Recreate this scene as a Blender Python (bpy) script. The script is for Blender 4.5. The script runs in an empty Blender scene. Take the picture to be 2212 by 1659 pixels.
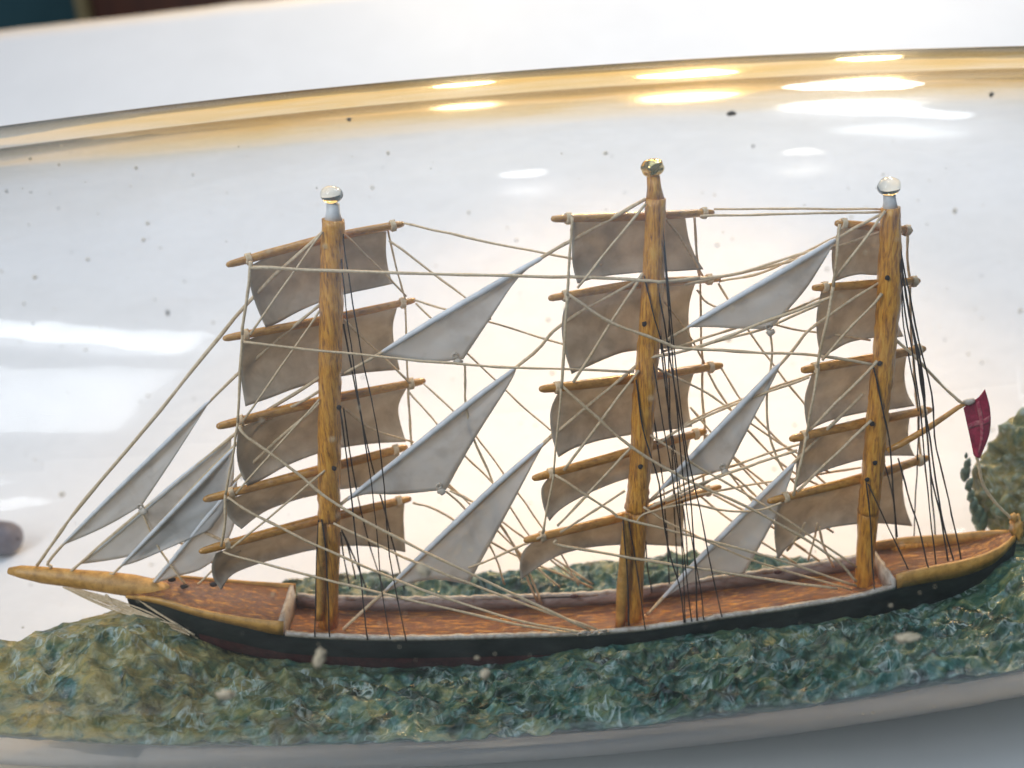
import bpy, bmesh, math, random
from math import radians, sin, cos, pi, sqrt, hypot
from mathutils import Vector, Matrix, noise
random.seed(7)
# units: 1 Blender unit = 1 cm
S = bpy.context.scene
COL = S.collection

# ---------------------------------------------------------------- camera
F, PW, PH = 2170.0, 2212.0, 1659.0
EL, RO = radians(21), radians(4.5)
fw = Vector((0, cos(EL), -sin(EL)))
up0 = Vector((0, sin(EL), cos(EL)))
r0 = Vector((1, 0, 0))
RT = (r0 * cos(RO) - up0 * sin(RO)).normalized()
UP = (up0 * cos(RO) + r0 * sin(RO)).normalized()
CAM = Vector((0.05, -20.30, 8.48))
cd = bpy.data.cameras.new('camera')
cam = bpy.data.objects.new('camera', cd)
COL.objects.link(cam)
M = Matrix((RT, UP, -fw)).transposed().to_4x4()
M.translation = CAM
cam.matrix_world = M
cd.sensor_width = 36
cd.lens = F / PW * 36
cd.clip_start, cd.clip_end = 0.1, 2000
cd.dof.use_dof = True
cd.dof.focus_distance = 21.3
cd.dof.aperture_fstop = 0.12
S.camera = cam

# ---------------------------------------------------------------- world + lamps
W = bpy.data.worlds.new('World')
S.world = W
W.use_nodes = True
W.node_tree.nodes['Background'].inputs[0].default_value = (0.66, 0.82, 1.0, 1)
W.node_tree.nodes['Background'].inputs[1].default_value = 0.14


def lamp(name, loc, target, size, power, col, size_y=None, shape=None, spread=None):
    d = bpy.data.lights.new(name, 'AREA')
    d.shape = shape or ('RECTANGLE' if size_y else 'SQUARE')
    d.size = size
    if size_y:
        d.size_y = size_y
    d.energy = power
    d.color = col
    if spread:
        d.spread = radians(spread)
    o = bpy.data.objects.new(name, d)
    COL.objects.link(o)
    o.location = loc
    dirv = Vector(target) - Vector(loc)
    o.rotation_euler = dirv.to_track_quat('-Z', 'Y').to_euler()
    return o


def rad_power(L, w, h):                     # power of an area lamp of radiance L
    return L * pi * w * h


def polar(az, el, dist, base=(0, -1.5, 6.5)):
    a, e = radians(az), radians(el)
    return (base[0] + dist * sin(a) * cos(e), base[1] + dist * cos(a) * cos(e), base[2] + dist * sin(e))


lamp('cool_ceiling_lamp', (6, -4, 90), (0, 2, -6), 120, rad_power(1.34, 120, 100), (0.53, 0.73, 1.0), 100)
lamp('added_warm_panel', (10, 78, 56), (0, 0, 0), 150, rad_power(1.75, 150, 42) * .785, (1.0, 0.60, 0.18), 42, 'ELLIPSE')  # unseen panel added behind for the gold rim reflection and warm backlight
for i, (az, el, s) in enumerate(((-2, 22, 5), (22, 18.5, 5))):
    lamp('warm_spot_lamp', polar(az, el, 70, (0.0 + i * 7.2, -1, 7)), (0, 0, 0), s, rad_power(45, s, s), (1.0, 0.80, 0.50), shape='DISK')
lamp('warm_table_lamp', (12.2, 36, 27), (3, 9, -7), 6, rad_power(15, 6, 6), (1.0, 0.62, 0.25), shape='DISK', spread=60)
lamp('cool_panel_lamp', polar(28, 41, 70, (6.3, -2.4, 6.6)), (0, 0, 0), 12, rad_power(22, 12, 8), (0.95, 0.97, 1.0), 8, 'ELLIPSE')
lamp('cool_panel_lamp', polar(43, 53, 70, (6.8, -3.3, 6.2)), (0, 0, 0), 15, rad_power(13, 15, 6), (0.85, 0.93, 1.0), 6, 'ELLIPSE')
lamp('small_ceiling_lamp', polar(9, 80, 60, (.5, -4.1, 5.8)), (0, 0, 0), 4, rad_power(30, 4, 3), (1, 1, 1), 3, 'ELLIPSE')
lamp('small_ceiling_lamp', polar(60, 68, 60, (5, -4, 5.8)), (0, 0, 0), 4, rad_power(30, 4, 3), (1, .95, .85), 3, 'ELLIPSE')
lamp('window_lamp', polar(-142, 31, 60, (-7.0, -6.2, 3.6)), (-4, 0, 0), 18, rad_power(12, 18, 20), (0.88, 0.94, 1.0), 20)
lamp('window_lamp', polar(-132, 48, 60, (-6.3, -5.5, 4.3)), (-4, 0, 0), 26, rad_power(24, 26, 5), (0.88, 0.94, 1.0), 5)

S.view_settings.view_transform = 'Standard'
S.view_settings.look = 'None'
S.view_settings.exposure = 0.22
S.view_settings.gamma = 1
S.cycles.use_denoising = True
S.cycles.max_bounces = 14
S.cycles.transparent_max_bounces = 40
S.cycles.glossy_bounces = 4
S.cycles.transmission_bounces = 8
S.cycles.sample_clamp_indirect = 4
S.cycles.caustics_reflective = False
S.cycles.caustics_refractive = False


# ---------------------------------------------------------------- helpers
def at(px, py, Y):
    """point on the sight line of pixel (px, py) of a 2212 x 1659 picture that stands at depth Y"""
    d = fw + RT * ((px - PW / 2) / F) + UP * ((PH / 2 - py) / F)
    return CAM + d * ((Y - CAM.y) / d.y)


def at_z(px, py, Z):
    d = fw + RT * ((px - PW / 2) / F) + UP * ((PH / 2 - py) / F)
    return CAM + d * ((Z - CAM.z) / d.z)


def lerp(a, b, t):
    return a + (b - a) * t


def interp(tab, x):
    if x <= tab[0][0]:
        return tab[0][1]
    for (x0, y0), (x1, y1) in zip(tab, tab[1:]):
        if x <= x1:
            t = (x - x0) / (x1 - x0)
            return y0 + (y1 - y0) * t
    return tab[-1][1]


def smooth_tab(tab, x):
    """Catmull-Rom through a table"""
    if x <= tab[0][0]:
        return tab[0][1]
    if x >= tab[-1][0]:
        return tab[-1][1]
    for i in range(len(tab) - 1):
        x0, y0 = tab[i]
        x1, y1 = tab[i + 1]
        if x <= x1:
            m0 = (y1 - tab[i - 1][1]) / (x1 - tab[i - 1][0]) if i > 0 else (y1 - y0) / (x1 - x0)
            m1 = (tab[i + 2][1] - y0) / (tab[i + 2][0] - x0) if i + 2 < len(tab) else (y1 - y0) / (x1 - x0)
            h = x1 - x0
            t = (x - x0) / h
            return ((2 * t ** 3 - 3 * t * t + 1) * y0 + (t ** 3 - 2 * t * t + t) * h * m0
                    + (-2 * t ** 3 + 3 * t * t) * y1 + (t ** 3 - t * t) * h * m1)


def new_obj(name, bm, mat, parent=None, smooth=True):
    me = bpy.data.meshes.new(name)
    bm.to_mesh(me)
    bm.free()
    if smooth:
        for p in me.polygons:
            p.use_smooth = True
    me.materials.append(mat)
    o = bpy.data.objects.new(name, me)
    COL.objects.link(o)
    if parent:
        o.parent = parent
    return o


def tag(o, label=None, cat=None, group=None, kind=None):
    for k, v in (('label', label), ('category', cat), ('group', group), ('kind', kind)):
        if v:
            o[k] = v
    return o


def spline(pts, n):
    """resample a polyline smoothly (Catmull-Rom), n steps per segment"""
    P = [Vector(p) for p in pts]
    if len(P) < 3 or n < 2:
        return P
    out = []
    for i in range(len(P) - 1):
        p0 = P[i - 1] if i else P[i] * 2 - P[i + 1]
        p1, p2 = P[i], P[i + 1]
        p3 = P[i + 2] if i + 2 < len(P) else P[i + 1] * 2 - P[i]
        for k in range(n):
            t = k / n
            out.append(0.5 * (2 * p1 + (p2 - p0) * t + (2 * p0 - 5 * p1 + 4 * p2 - p3) * t * t + (3 * p1 - p0 - 3 * p2 + p3) * t ** 3))
    out.append(P[-1])
    return out


def add_tube(bm, pts, rad, n=8, jitter=0.0, tip=True, squash=None):
    """tube through pts; rad a number or a list"""
    P = [Vector(p) for p in pts]
    R = rad if isinstance(rad, (list, tuple)) else [rad] * len(P)
    rings = []
    prev = None
    for i, p in enumerate(P):
        t = (P[min(i + 1, len(P) - 1)] - P[max(i - 1, 0)]).normalized()
        a = prev if prev else (Vector((0, 1, 0)) if abs(t.y) < .8 else Vector((0, 0, 1)))
        a = (a - t * a.dot(t)).normalized()
        prev = a
        b = t.cross(a)
        ring = []
        for k in range(n):
            an = 2 * pi * k / n
            rr = R[i] * (1 + random.uniform(-jitter, jitter))
            ring.append(bm.verts.new(p + a * (cos(an) * rr) + b * (sin(an) * rr)))
        rings.append(ring)
    for r1, r2 in zip(rings, rings[1:]):
        for k in range(n):
            bm.faces.new((r1[k], r1[(k + 1) % n], r2[(k + 1) % n], r2[k]))
    if tip:
        bm.faces.new(list(reversed(rings[0])))
        bm.faces.new(rings[-1])


def add_grid(bm, rows, close_u=False):
    V = [[bm.verts.new(p) for p in row] for row in rows]
    for a, b in zip(V, V[1:]):
        m = len(a)
        for k in range(m if close_u else m - 1):
            bm.faces.new((a[k], a[(k + 1) % m], b[(k + 1) % m], b[k]))
    return V


def add_blob(bm, c, r, seed=0, amp=.25, sub=2, scale=(1, 1, 1), freq=1.2):
    res = bmesh.ops.create_icosphere(bm, subdivisions=sub, radius=1)
    c = Vector(c)
    for v in res['verts']:
        d = v.co.normalized()
        k = 1 + amp * noise.noise(d * freq + Vector((seed * 3.1, seed * 1.7, 0)))
        v.co = c + Vector((d.x * r * scale[0] * k, d.y * r * scale[1] * k, d.z * r * scale[2] * k))


# ---------------------------------------------------------------- materials
def mat(name):
    m = bpy.data.materials.new(name)
    m.use_nodes = True
    nt = m.node_tree
    return m, nt, nt.nodes, nt.links, nt.nodes['Principled BSDF']


def ramp(nt, stops):
    n = nt.nodes.new('ShaderNodeValToRGB')
    el = n.color_ramp.elements
    while len(el) < len(stops):
        el.new(0.5)
    for e, (p, c) in zip(el, stops):
        e.position = p
        e.color = (*c, 1)
    return n


def noise_node(nt, scale, detail=4, rough=.6, stretch=None, dist=0, coord='Object'):
    tc = nt.nodes.new('ShaderNodeTexCoord')
    mp = nt.nodes.new('ShaderNodeMapping')
    if stretch:
        mp.inputs['Scale'].default_value = stretch
    n = nt.nodes.new('ShaderNodeTexNoise')
    n.inputs['Scale'].default_value = scale
    n.inputs['Detail'].default_value = detail
    n.inputs['Roughness'].default_value = rough
    n.inputs['Distortion'].default_value = dist
    nt.links.new(tc.outputs[coord], mp.inputs[0])
    nt.links.new(mp.outputs[0], n.inputs['Vector'])
    return n


def mottled(name, stops, scale, rough=.6, bump=.2, stretch=None, detail=5, spec=.5, bscale=None, bdist=.02, coat=0, crough=.15, trans=0):
    m, nt, N, L, P = mat(name)
    n = noise_node(nt, scale, detail, .65, stretch, .3)
    r = ramp(nt, stops)
    L.new(n.outputs[0], r.inputs[0])
    L.new(r.outputs[0], P.inputs['Base Color'])
    P.inputs['Roughness'].default_value = rough
    P.inputs['Specular IOR Level'].default_value = spec
    P.inputs['Coat Weight'].default_value = coat
    P.inputs['Coat Roughness'].default_value = crough
    if bump:
        nb = noise_node(nt, bscale or scale * 2, 4, .6, stretch)
        b = N.new('ShaderNodeBump')
        b.inputs['Strength'].default_value = bump
        b.inputs['Distance'].default_value = bdist
        L.new(nb.outputs[0], b.inputs['Height'])
        L.new(b.outputs[0], P.inputs['Normal'])
        L.new(b.outputs[0], P.inputs['Coat Normal'])
    if trans:                                  # thin paper lets some light through
        T = N.new('ShaderNodeBsdfTranslucent')
        L.new(r.outputs[0], T.inputs[0])
        mx = N.new('ShaderNodeMixShader')
        mx.inputs[0].default_value = trans
        L.new(P.outputs[0], mx.inputs[1])
        L.new(T.outputs[0], mx.inputs[2])
        L.new(mx.outputs[0], N['Material Output'].inputs[0])
    return m


M_MAST = mottled('varnished_spar_wood', ((.30, (.10, .035, .006)), (.42, (.50, .20, .026)), (.52, (.76, .335, .036)), (.72, (.92, .52, .10))), 3.4, .32, .7, (5, 5, .6), coat=.4, bdist=.04, detail=8)
M_YARD = mottled('yard_wood', ((.25, (.20, .08, .012)), (.5, (.54, .25, .040)), (.8, (.68, .38, .09))), 5.0, .30, .3, (1.2, 2, 3), coat=.6)
M_DECK = mottled('deck_varnish', ((.28, (.10, .020, .003)), (.52, (.29, .088, .009)), (.74, (.86, .38, .045))), 3.0, .26, 1.0, (.8, 4, 4), coat=.9, spec=.6, bscale=10, crough=.10, bdist=.04)
M_FDECK = mottled('fore_deck_varnish', ((.28, (.10, .026, .005)), (.53, (.23, .070, .008)), (.76, (.78, .33, .035))), 4.0, .26, 1.0, (1, 2, 2), coat=.35, spec=.6, bscale=11, crough=.10, bdist=.05)
M_OCHRE = mottled('ochre_paint', ((.3, (.33, .16, .030)), (.55, (.60, .31, .068)), (.8, (.72, .42, .12))), 5, .45, .3)
M_WHITE = mottled('worn_white_paint', ((.32, (.30, .22, .16)), (.52, (.50, .44, .37)), (.78, (.70, .67, .62))), 6, .5, .4)
M_BULW = mottled('grey_mauve_paint', ((.3, (.20, .11, .08)), (.52, (.33, .26, .235)), (.8, (.47, .40, .37))), 4, .5, .35, (.7, 1, 2))
M_HULL = mottled('black_hull_paint', ((.3, (.004, .006, .005)), (.6, (.012, .018, .015)), (.85, (.035, .042, .032))), 4, .42, .35, (.6, 1, 1.5))
M_BOOT = mottled('dark_red_paint', ((.3, (.030, .006, .006)), (.7, (.10, .022, .020))), 5, .5, .3)
M_SAIL = mottled('brown_grey_paper', ((.34, (.47, .41, .325)), (.52, (.60, .535, .44)), (.68, (.70, .64, .55))), 1.7, .8, .3, trans=.52, detail=11, bscale=14)
M_JIB = mottled('white_paper', ((.30, (.56, .53, .49)), (.48, (.70, .685, .66)), (.75, (.76, .755, .74))), .9, .7, .2, trans=.46, detail=8)
M_HEM = mottled('white_hem', ((.3, (.62, .62, .61)), (.6, (.80, .80, .80))), 3, .45, .15)
M_THREAD = mottled('beige_thread', ((.3, (.58, .41, .23)), (.7, (.86, .69, .46))), 14, .8, .8, bscale=40)
M_BLACK = mottled('black_thread', ((.3, (.010, .006, .005)), (.75, (.05, .032, .022))), 14, .7, .8, bscale=40)
M_GLUE = mottled('dried_glue', ((.3, (.45, .36, .26)), (.7, (.68, .62, .54))), 9, .4, .6)
M_FLAG = mottled('red_flag_paper', ((.3, (.24, .008, .035)), (.6, (.50, .018, .075)), (.8, (.42, .10, .20))), 5, .7, .2, trans=.15)
M_CROSS = mottled('faded_white_print', ((.40, (.44, .03, .08)), (.75, (.58, .24, .22))), 9, .8, .1)
M_TABLE = mottled('white_board', ((.3, (.80, .80, .80)), (.7, (.84, .84, .84))), .25, .6, .02)
M_TEAL = mottled('teal_wall_paint', ((.3, (.035, .095, .105)), (.7, (.05, .125, .135))), .1, .8, .05)
M_BROWN = mottled('dark_brown_wood', ((.3, (.05, .011, .003)), (.7, (.12, .028, .006))), .3, .45, .1, (3, 3, .3))
M_DUST = mottled('pale_dust', ((.3, (.46, .37, .24)), (.7, (.70, .60, .44))), 12, .9, .2)
M_SOOT = mottled('dark_grit', ((.3, (.05, .05, .05)), (.7, (.25, .22, .18))), 12, .8, .3)
M_GREY = mottled('grey_dowel_wood', ((.3, (.10, .085, .10)), (.7, (.20, .17, .18))), 1.2, .55, .15, (.4, 2, 2))


def pin_material(name, col, metal, trans, rough):
    m, nt, N, L, P = mat(name)
    P.inputs['Base Color'].default_value = (*col, 1)
    P.inputs['Metallic'].default_value = metal
    P.inputs['Transmission Weight'].default_value = trans
    P.inputs['Roughness'].default_value = rough
    P.inputs['IOR'].default_value = 1.5
    return m


M_PIN = pin_material('clear_pin_head', (.90, .88, .78), 0, 1, .06)
M_PIN_GOLD = pin_material('gilt_pin_head', (.62, .47, .20), .85, 0, .22)


def sea_material(name='painted_putty_sea', olive=0):
    m, nt, N, L, P = mat(name)
    a = noise_node(nt, 1.0, 6, .62, (1, 1, .8), 1.0)
    ra = ramp(nt, ((.36, (.004, .011, .006)), (.46, (.016, .046, .024)), (.54, (.052, .108, .060)), (.63, (.14, .175, .075)), (.75, (.38, .34, .17))))
    L.new(a.outputs[0], ra.inputs[0])
    # teal strokes
    b = noise_node(nt, 1.5, 5, .6, (1.2, 1, 1), 1.4)
    rb = ramp(nt, ((.50, (0, 0, 0)), (.60, (.9, .9, .9))))
    L.new(b.outputs[0], rb.inputs[0])
    teal = noise_node(nt, 6, 3)
    rt = ramp(nt, ((.3, (.014, .055, .044)), (.55, (.040, .125, .10)), (.76, (.18, .34, .29))))
    L.new(teal.outputs[0], rt.inputs[0])
    mx = N.new('ShaderNodeMixRGB')
    L.new(rb.outputs[0], mx.inputs[0])
    L.new(ra.outputs[0], mx.inputs[1])
    L.new(rt.outputs[0], mx.inputs[2])
    # ochre towards the bow end, where the green wash is thin
    tc = N.new('ShaderNodeTexCoord')
    sp = N.new('ShaderNodeSeparateXYZ')
    L.new(tc.outputs['Object'], sp.inputs[0])
    mr = N.new('ShaderNodeMapRange')
    mr.inputs[1].default_value = 60 if olive else -3.0
    mr.inputs[2].default_value = 50 if olive else -9
    L.new(sp.outputs[0], mr.inputs[0])
    oc = noise_node(nt, 1.7, 6, .7, (1, 1, 1), .5)
    ro = ramp(nt, ((.34, (.05, .05, .05)), (.60, (.85, .85, .85))) if olive else ((.38, (0, 0, 0)), (.60, (.9, .9, .9))))
    L.new(oc.outputs[0], ro.inputs[0])
    mu = N.new('ShaderNodeMath')
    mu.operation = 'MULTIPLY'
    L.new(mr.outputs[0], mu.inputs[0])
    L.new(ro.outputs[0], mu.inputs[1])
    mx2 = N.new('ShaderNodeMixRGB')
    L.new(mu.outputs[0], mx2.inputs[0])
    L.new(mx.outputs[0], mx2.inputs[1])
    mx2.inputs[2].default_value = (.33, .26, .075, 1) if olive else (.40, .31, .10, 1)
    # thin pale crests, brushed on
    w = noise_node(nt, 1.3, 3, .5, (1.5, .8, 1), 1.8)
    sub = N.new('ShaderNodeMath'); sub.operation = 'SUBTRACT'; sub.inputs[1].default_value = .5
    L.new(w.outputs[0], sub.inputs[0])
    ab = N.new('ShaderNodeMath'); ab.operation = 'ABSOLUTE'
    L.new(sub.outputs[0], ab.inputs[0])
    rw = ramp(nt, ((.0, (.60, .60, .60)), (.06, (0, 0, 0))))
    L.new(ab.outputs[0], rw.inputs[0])
    msk = noise_node(nt, .9, 2)
    rm = ramp(nt, ((.50, (0, 0, 0)), (.64, (1, 1, 1))))
    L.new(msk.outputs[0], rm.inputs[0])
    mm = N.new('ShaderNodeMath'); mm.operation = 'MULTIPLY'
    L.new(rw.outputs[0], mm.inputs[0]); L.new(rm.outputs[0], mm.inputs[1])
    mx3 = N.new('ShaderNodeMixRGB')
    L.new(mm.outputs[0], mx3.inputs[0])
    L.new(mx2.outputs[0], mx3.inputs[1])
    mx3.inputs[2].default_value = (.50, .60, .56, 1)
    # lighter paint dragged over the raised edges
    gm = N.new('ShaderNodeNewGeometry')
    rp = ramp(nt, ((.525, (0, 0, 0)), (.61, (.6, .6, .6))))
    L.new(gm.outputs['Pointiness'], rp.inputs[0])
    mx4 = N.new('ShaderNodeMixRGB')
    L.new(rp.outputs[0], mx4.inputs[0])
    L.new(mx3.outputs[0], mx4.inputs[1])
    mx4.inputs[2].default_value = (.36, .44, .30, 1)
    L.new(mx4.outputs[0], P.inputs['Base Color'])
    P.inputs['Roughness'].default_value = .30
    P.inputs['Coat Weight'].default_value = .30
    P.inputs['Specular IOR Level'].default_value = .35
    P.inputs['Coat Roughness'].default_value = .12
    nb = noise_node(nt, 2.6, 5, .55, None, .8)
    bp = N.new('ShaderNodeBump')
    bp.inputs['Strength'].default_value = .6
    bp.inputs['Distance'].default_value = .16
    L.new(nb.outputs[0], bp.inputs['Height'])
    L.new(bp.outputs[0], P.inputs['Normal'])
    L.new(bp.outputs[0], P.inputs['Coat Normal'])
    return m


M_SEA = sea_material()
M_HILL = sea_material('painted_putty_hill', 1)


def glass_material(rough=.05):
    """thin clear bottle wall, with gold light painted into its upper rim"""
    m = bpy.data.materials.new('old_bottle_glass')
    m.use_nodes = True
    nt = m.node_tree
    N, L = nt.nodes, nt.links
    N.remove(N['Principled BSDF'])
    lw = N.new('ShaderNodeLayerWeight')
    lw.inputs[0].default_value = .5
    pw = N.new('ShaderNodeMath'); pw.operation = 'POWER'; pw.inputs[1].default_value = 5.0
    L.new(lw.outputs['Facing'], pw.inputs[0])
    fr = N.new('ShaderNodeMath'); fr.operation = 'MULTIPLY_ADD'; fr.inputs[1].default_value = .97; fr.inputs[2].default_value = .013
    L.new(pw.outputs[0], fr.inputs[0])                 # reflectance of a thin pane, the same from both sides
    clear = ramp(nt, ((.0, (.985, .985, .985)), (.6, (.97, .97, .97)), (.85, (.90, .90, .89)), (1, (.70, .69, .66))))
    painted_gold = ramp(nt, ((.0, (.985, .98, .965)), (.56, (.975, .965, .94)), (.66, (.91, .80, .58)), (.78, (.80, .62, .30)), (.90, (.70, .52, .24)), (1, (.42, .31, .15))))
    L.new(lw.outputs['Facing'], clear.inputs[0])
    L.new(lw.outputs['Facing'], painted_gold.inputs[0])
    # gold of warm refracted light painted as a streaky tint on the upper wall
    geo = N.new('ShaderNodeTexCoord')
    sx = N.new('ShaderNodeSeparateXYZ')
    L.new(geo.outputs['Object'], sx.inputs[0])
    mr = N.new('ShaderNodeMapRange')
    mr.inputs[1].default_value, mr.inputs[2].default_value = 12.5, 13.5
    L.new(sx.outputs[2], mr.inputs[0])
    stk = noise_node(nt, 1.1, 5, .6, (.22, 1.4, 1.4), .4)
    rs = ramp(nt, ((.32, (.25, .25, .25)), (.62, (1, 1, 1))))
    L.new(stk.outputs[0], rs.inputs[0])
    mrx = N.new('ShaderNodeMapRange')                  # the painted gold fades out towards the shoulder
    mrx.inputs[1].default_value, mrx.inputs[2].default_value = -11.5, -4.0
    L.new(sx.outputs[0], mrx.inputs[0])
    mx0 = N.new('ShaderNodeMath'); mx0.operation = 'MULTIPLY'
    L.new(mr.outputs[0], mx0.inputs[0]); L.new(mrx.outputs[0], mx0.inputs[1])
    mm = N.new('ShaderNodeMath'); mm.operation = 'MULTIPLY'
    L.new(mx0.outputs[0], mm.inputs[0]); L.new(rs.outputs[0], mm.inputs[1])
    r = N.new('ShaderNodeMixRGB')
    L.new(mm.outputs[0], r.inputs[0]); L.new(clear.outputs[0], r.inputs[1]); L.new(painted_gold.outputs[0], r.inputs[2])
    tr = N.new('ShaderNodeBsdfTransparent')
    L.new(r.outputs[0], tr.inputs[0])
    gl = N.new('ShaderNodeBsdfGlossy')
    gl.inputs['Roughness'].default_value = rough
    nb = noise_node(nt, .55, 3, .5, (.35, 1.6, 1.6))
    bp = N.new('ShaderNodeBump')
    bp.inputs['Strength'].default_value = .16
    bp.inputs['Distance'].default_value = .12
    L.new(nb.outputs[0], bp.inputs['Height'])
    L.new(bp.outputs[0], gl.inputs['Normal'])
    dusty = N.new('ShaderNodeBsdfGlossy')               # dusty film: part of the gloss spreads into a glow
    dusty.inputs['Roughness'].default_value = .24
    g2 = N.new('ShaderNodeMixShader')
    g2.inputs[0].default_value = .18
    L.new(gl.outputs[0], g2.inputs[1])
    L.new(dusty.outputs[0], g2.inputs[2])
    mx = N.new('ShaderNodeMixShader')
    L.new(fr.outputs[0], mx.inputs[0])
    L.new(tr.outputs[0], mx.inputs[1])
    L.new(g2.outputs[0], mx.inputs[2])
    # pale diffuse film painted on for glare haze, patchy like dust smears
    sm = noise_node(nt, .8, 6, .62, (.6, 1.2, 1.2), 1.2)
    rsm = ramp(nt, ((.36, (.006, .006, .006)), (.70, (.042, .042, .042))))
    L.new(sm.outputs[0], rsm.inputs[0])
    df = N.new('ShaderNodeBsdfDiffuse')
    df.inputs[0].default_value = (.75, .72, .68, 1)
    mxd = N.new('ShaderNodeMixShader')
    L.new(rsm.outputs[0], mxd.inputs[0])
    L.new(mx.outputs[0], mxd.inputs[1])
    L.new(df.outputs[0], mxd.inputs[2])
    L.new(mxd.outputs[0], N['Material Output'].inputs[0])
    return m


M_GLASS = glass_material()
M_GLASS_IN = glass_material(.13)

# ---------------------------------------------------------------- setting: white board that sweeps up behind, wall, post
e0, e1 = at(0, 66, 50), at(580, 0, 50)
ez = lambda x: e0.z + (e1.z - e0.z) * (x - e0.x) / (e1.x - e0.x)
rows = []
XS = [-70 + 140 * i / 70 for i in range(71)]
TABLE_Z = -7.16
for y in (-6.4, -4, -2, 0, 8, 12, 16, 20, 24, 28, 32, 36, 40, 44, 47, 49, 50):
    t = max(0, (y - 12) / 38)
    rows.append([(x, y + (0.10 * sin(x * .9) if y == 50 else 0), TABLE_Z + (ez(x) - TABLE_Z + (.12 * noise.noise((x * .35, 0, 3)) if y == 50 else 0)) * t ** 1.6) for x in XS])
bm = bmesh.new()
add_grid(bm, rows)
geom = bmesh.ops.extrude_face_region(bm, geom=bm.faces[:])
for v in geom['geom']:
    if isinstance(v, bmesh.types.BMVert):
        v.co.z -= .25
tag(new_obj('white_board_ground', bm, M_TABLE), 'white board that the bottle lies on, curving up behind it', kind='structure')

bm = bmesh.new()
bmesh.ops.create_cube(bm, size=1, matrix=Matrix.Translation((0, 121, 10)) @ Matrix.Diagonal((320, 2, 160, 1)))
tag(new_obj('wall', bm, M_TEAL, smooth=False), 'dark teal wall beyond the white board', kind='structure')
pa, pb = at(212, 10, 112), at(420, 0, 112)
post = bpy.data.objects.new('wooden_post', None)
COL.objects.link(post)
post.location = (pa.x + 8, 112, -60)
tag(post, 'dark reddish brown wooden post beyond the top edge of the white board', 'post')
bm = bmesh.new()
bmesh.ops.create_cube(bm, size=1, matrix=Matrix.Translation((8.5, 0, 75)) @ Matrix.Diagonal((33, 6, 150, 1)))
bmesh.ops.bevel(bm, geom=bm.edges[:], offset=.6, segments=2, affect='EDGES')
new_obj('board', bm, M_BROWN, post, False)
bm = bmesh.new()
bmesh.ops.create_cube(bm, size=1, matrix=Matrix.Translation((-8.6, -1.0, 75)) @ Matrix.Diagonal((1.4, 7, 150, 1)))
bmesh.ops.bevel(bm, geom=bm.edges[:], offset=.3, segments=2, affect='EDGES')
new_obj('edge_strip', bm, mottled('brass_edge', ((.3, (.22, .16, .07)), (.7, (.32, .25, .12))), 1, .4, .1), post, False)

# ---------------------------------------------------------------- bottle
BX = 0.5
WALL = 0.42


def RO_(x):
    if x > 13.2:                                     # rounded heel, then the base
        t = min(1, (x - 13.2) / 2.2)
        return (7.14 - .0045 * (13.2 - BX) ** 2) * sqrt(max(0.02, 1 - .75 * t ** 3))
    if x < -15.5:                                    # shoulder to neck
        r12 = 7.14 - .0045 * (15.5 + BX) ** 2
        t = min(1, (-15.5 - x) / 7.0)
        s = t * t * (3 - 2 * t)
        return lerp(r12, 1.9, s)
    return 7.14 - .0045 * (x - BX) ** 2


def ZC(x):
    d = max(-13, min(13, x - BX))
    return .0018 * d * d


def RI(x):
    return RO_(x) - WALL


XP = [15.2, 15.0, 14.6, 14.0, 13.2] + [12.5 - .5 * i for i in range(57)] + [-16, -16.5, -17, -17.5, -18, -19, -20, -21, -22, -23, -25, -28]
NS = 128


def ring(x, r):
    return [(x, cos(2 * pi * k / NS) * r, ZC(x) + sin(2 * pi * k / NS) * r) for k in range(NS)]


bottle = bpy.data.objects.new('glass_bottle', None)
COL.objects.link(bottle)
bottle.location = (0, 0, TABLE_Z)
tag(bottle, 'big clear glass bottle lying on its side with a model sailing ship inside', 'bottle')


def bottle_shell(name, off, flip):
    bm = bmesh.new()
    rows = [ring(x if not (off and x > 14) else x - off, RO_(x) - off) for x in XP]
    rows = [[(p[0], p[1], p[2] - TABLE_Z) for p in r] for r in rows]
    V = add_grid(bm, rows, True)
    c = bm.verts.new((rows[0][0][0] - 1.0, 0, ZC(15.2) - TABLE_Z))
    for k in range(NS):
        bm.faces.new((V[0][(k + 1) % NS], V[0][k], c))
    if off:                                            # inner face cut away low down to stop its reflections veiling the sea
        bmesh.ops.delete(bm, geom=[f for f in bm.faces if f.calc_center_median().z + TABLE_Z < -2.6], context='FACES')
    if flip:
        bmesh.ops.reverse_faces(bm, faces=bm.faces[:])
    return bm


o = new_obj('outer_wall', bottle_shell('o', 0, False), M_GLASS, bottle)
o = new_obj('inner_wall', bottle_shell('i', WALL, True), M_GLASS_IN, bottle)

# ---------------------------------------------------------------- putty sea
HB = [(270, .28), (340, .49), (420, .65), (512, .75), (611, .81), (750, .835), (900, .84), (1100, .84), (1270, .84), (1400, .84), (1566, .83), (1693, .82), (1853, .80), (1936, .76), (2010, .70), (2090, .60), (2150, .45), (2185, .24), (2198, .08)]
SHEER = [(270, 1290), (340, 1303), (420, 1328), (512, 1350), (611, 1371), (750, 1380), (900, 1382), (1100, 1377), (1270, 1371), (1400, 1360), (1566, 1335), (1693, 1317), (1853, 1291), (1936, 1270), (2010, 1256), (2090, 1240), (2150, 1213), (2185, 1178), (2198, 1160)]
WATER = [(60, 1360), (300, 1350), (410, 1386), (500, 1424), (600, 1439), (750, 1448), (894, 1452), (1085, 1440), (1149, 1428), (1300, 1402), (1407, 1390), (1534, 1377), (1712, 1358), (1920, 1332), (2090, 1295), (2190, 1240), (2300, 1215)]
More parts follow.
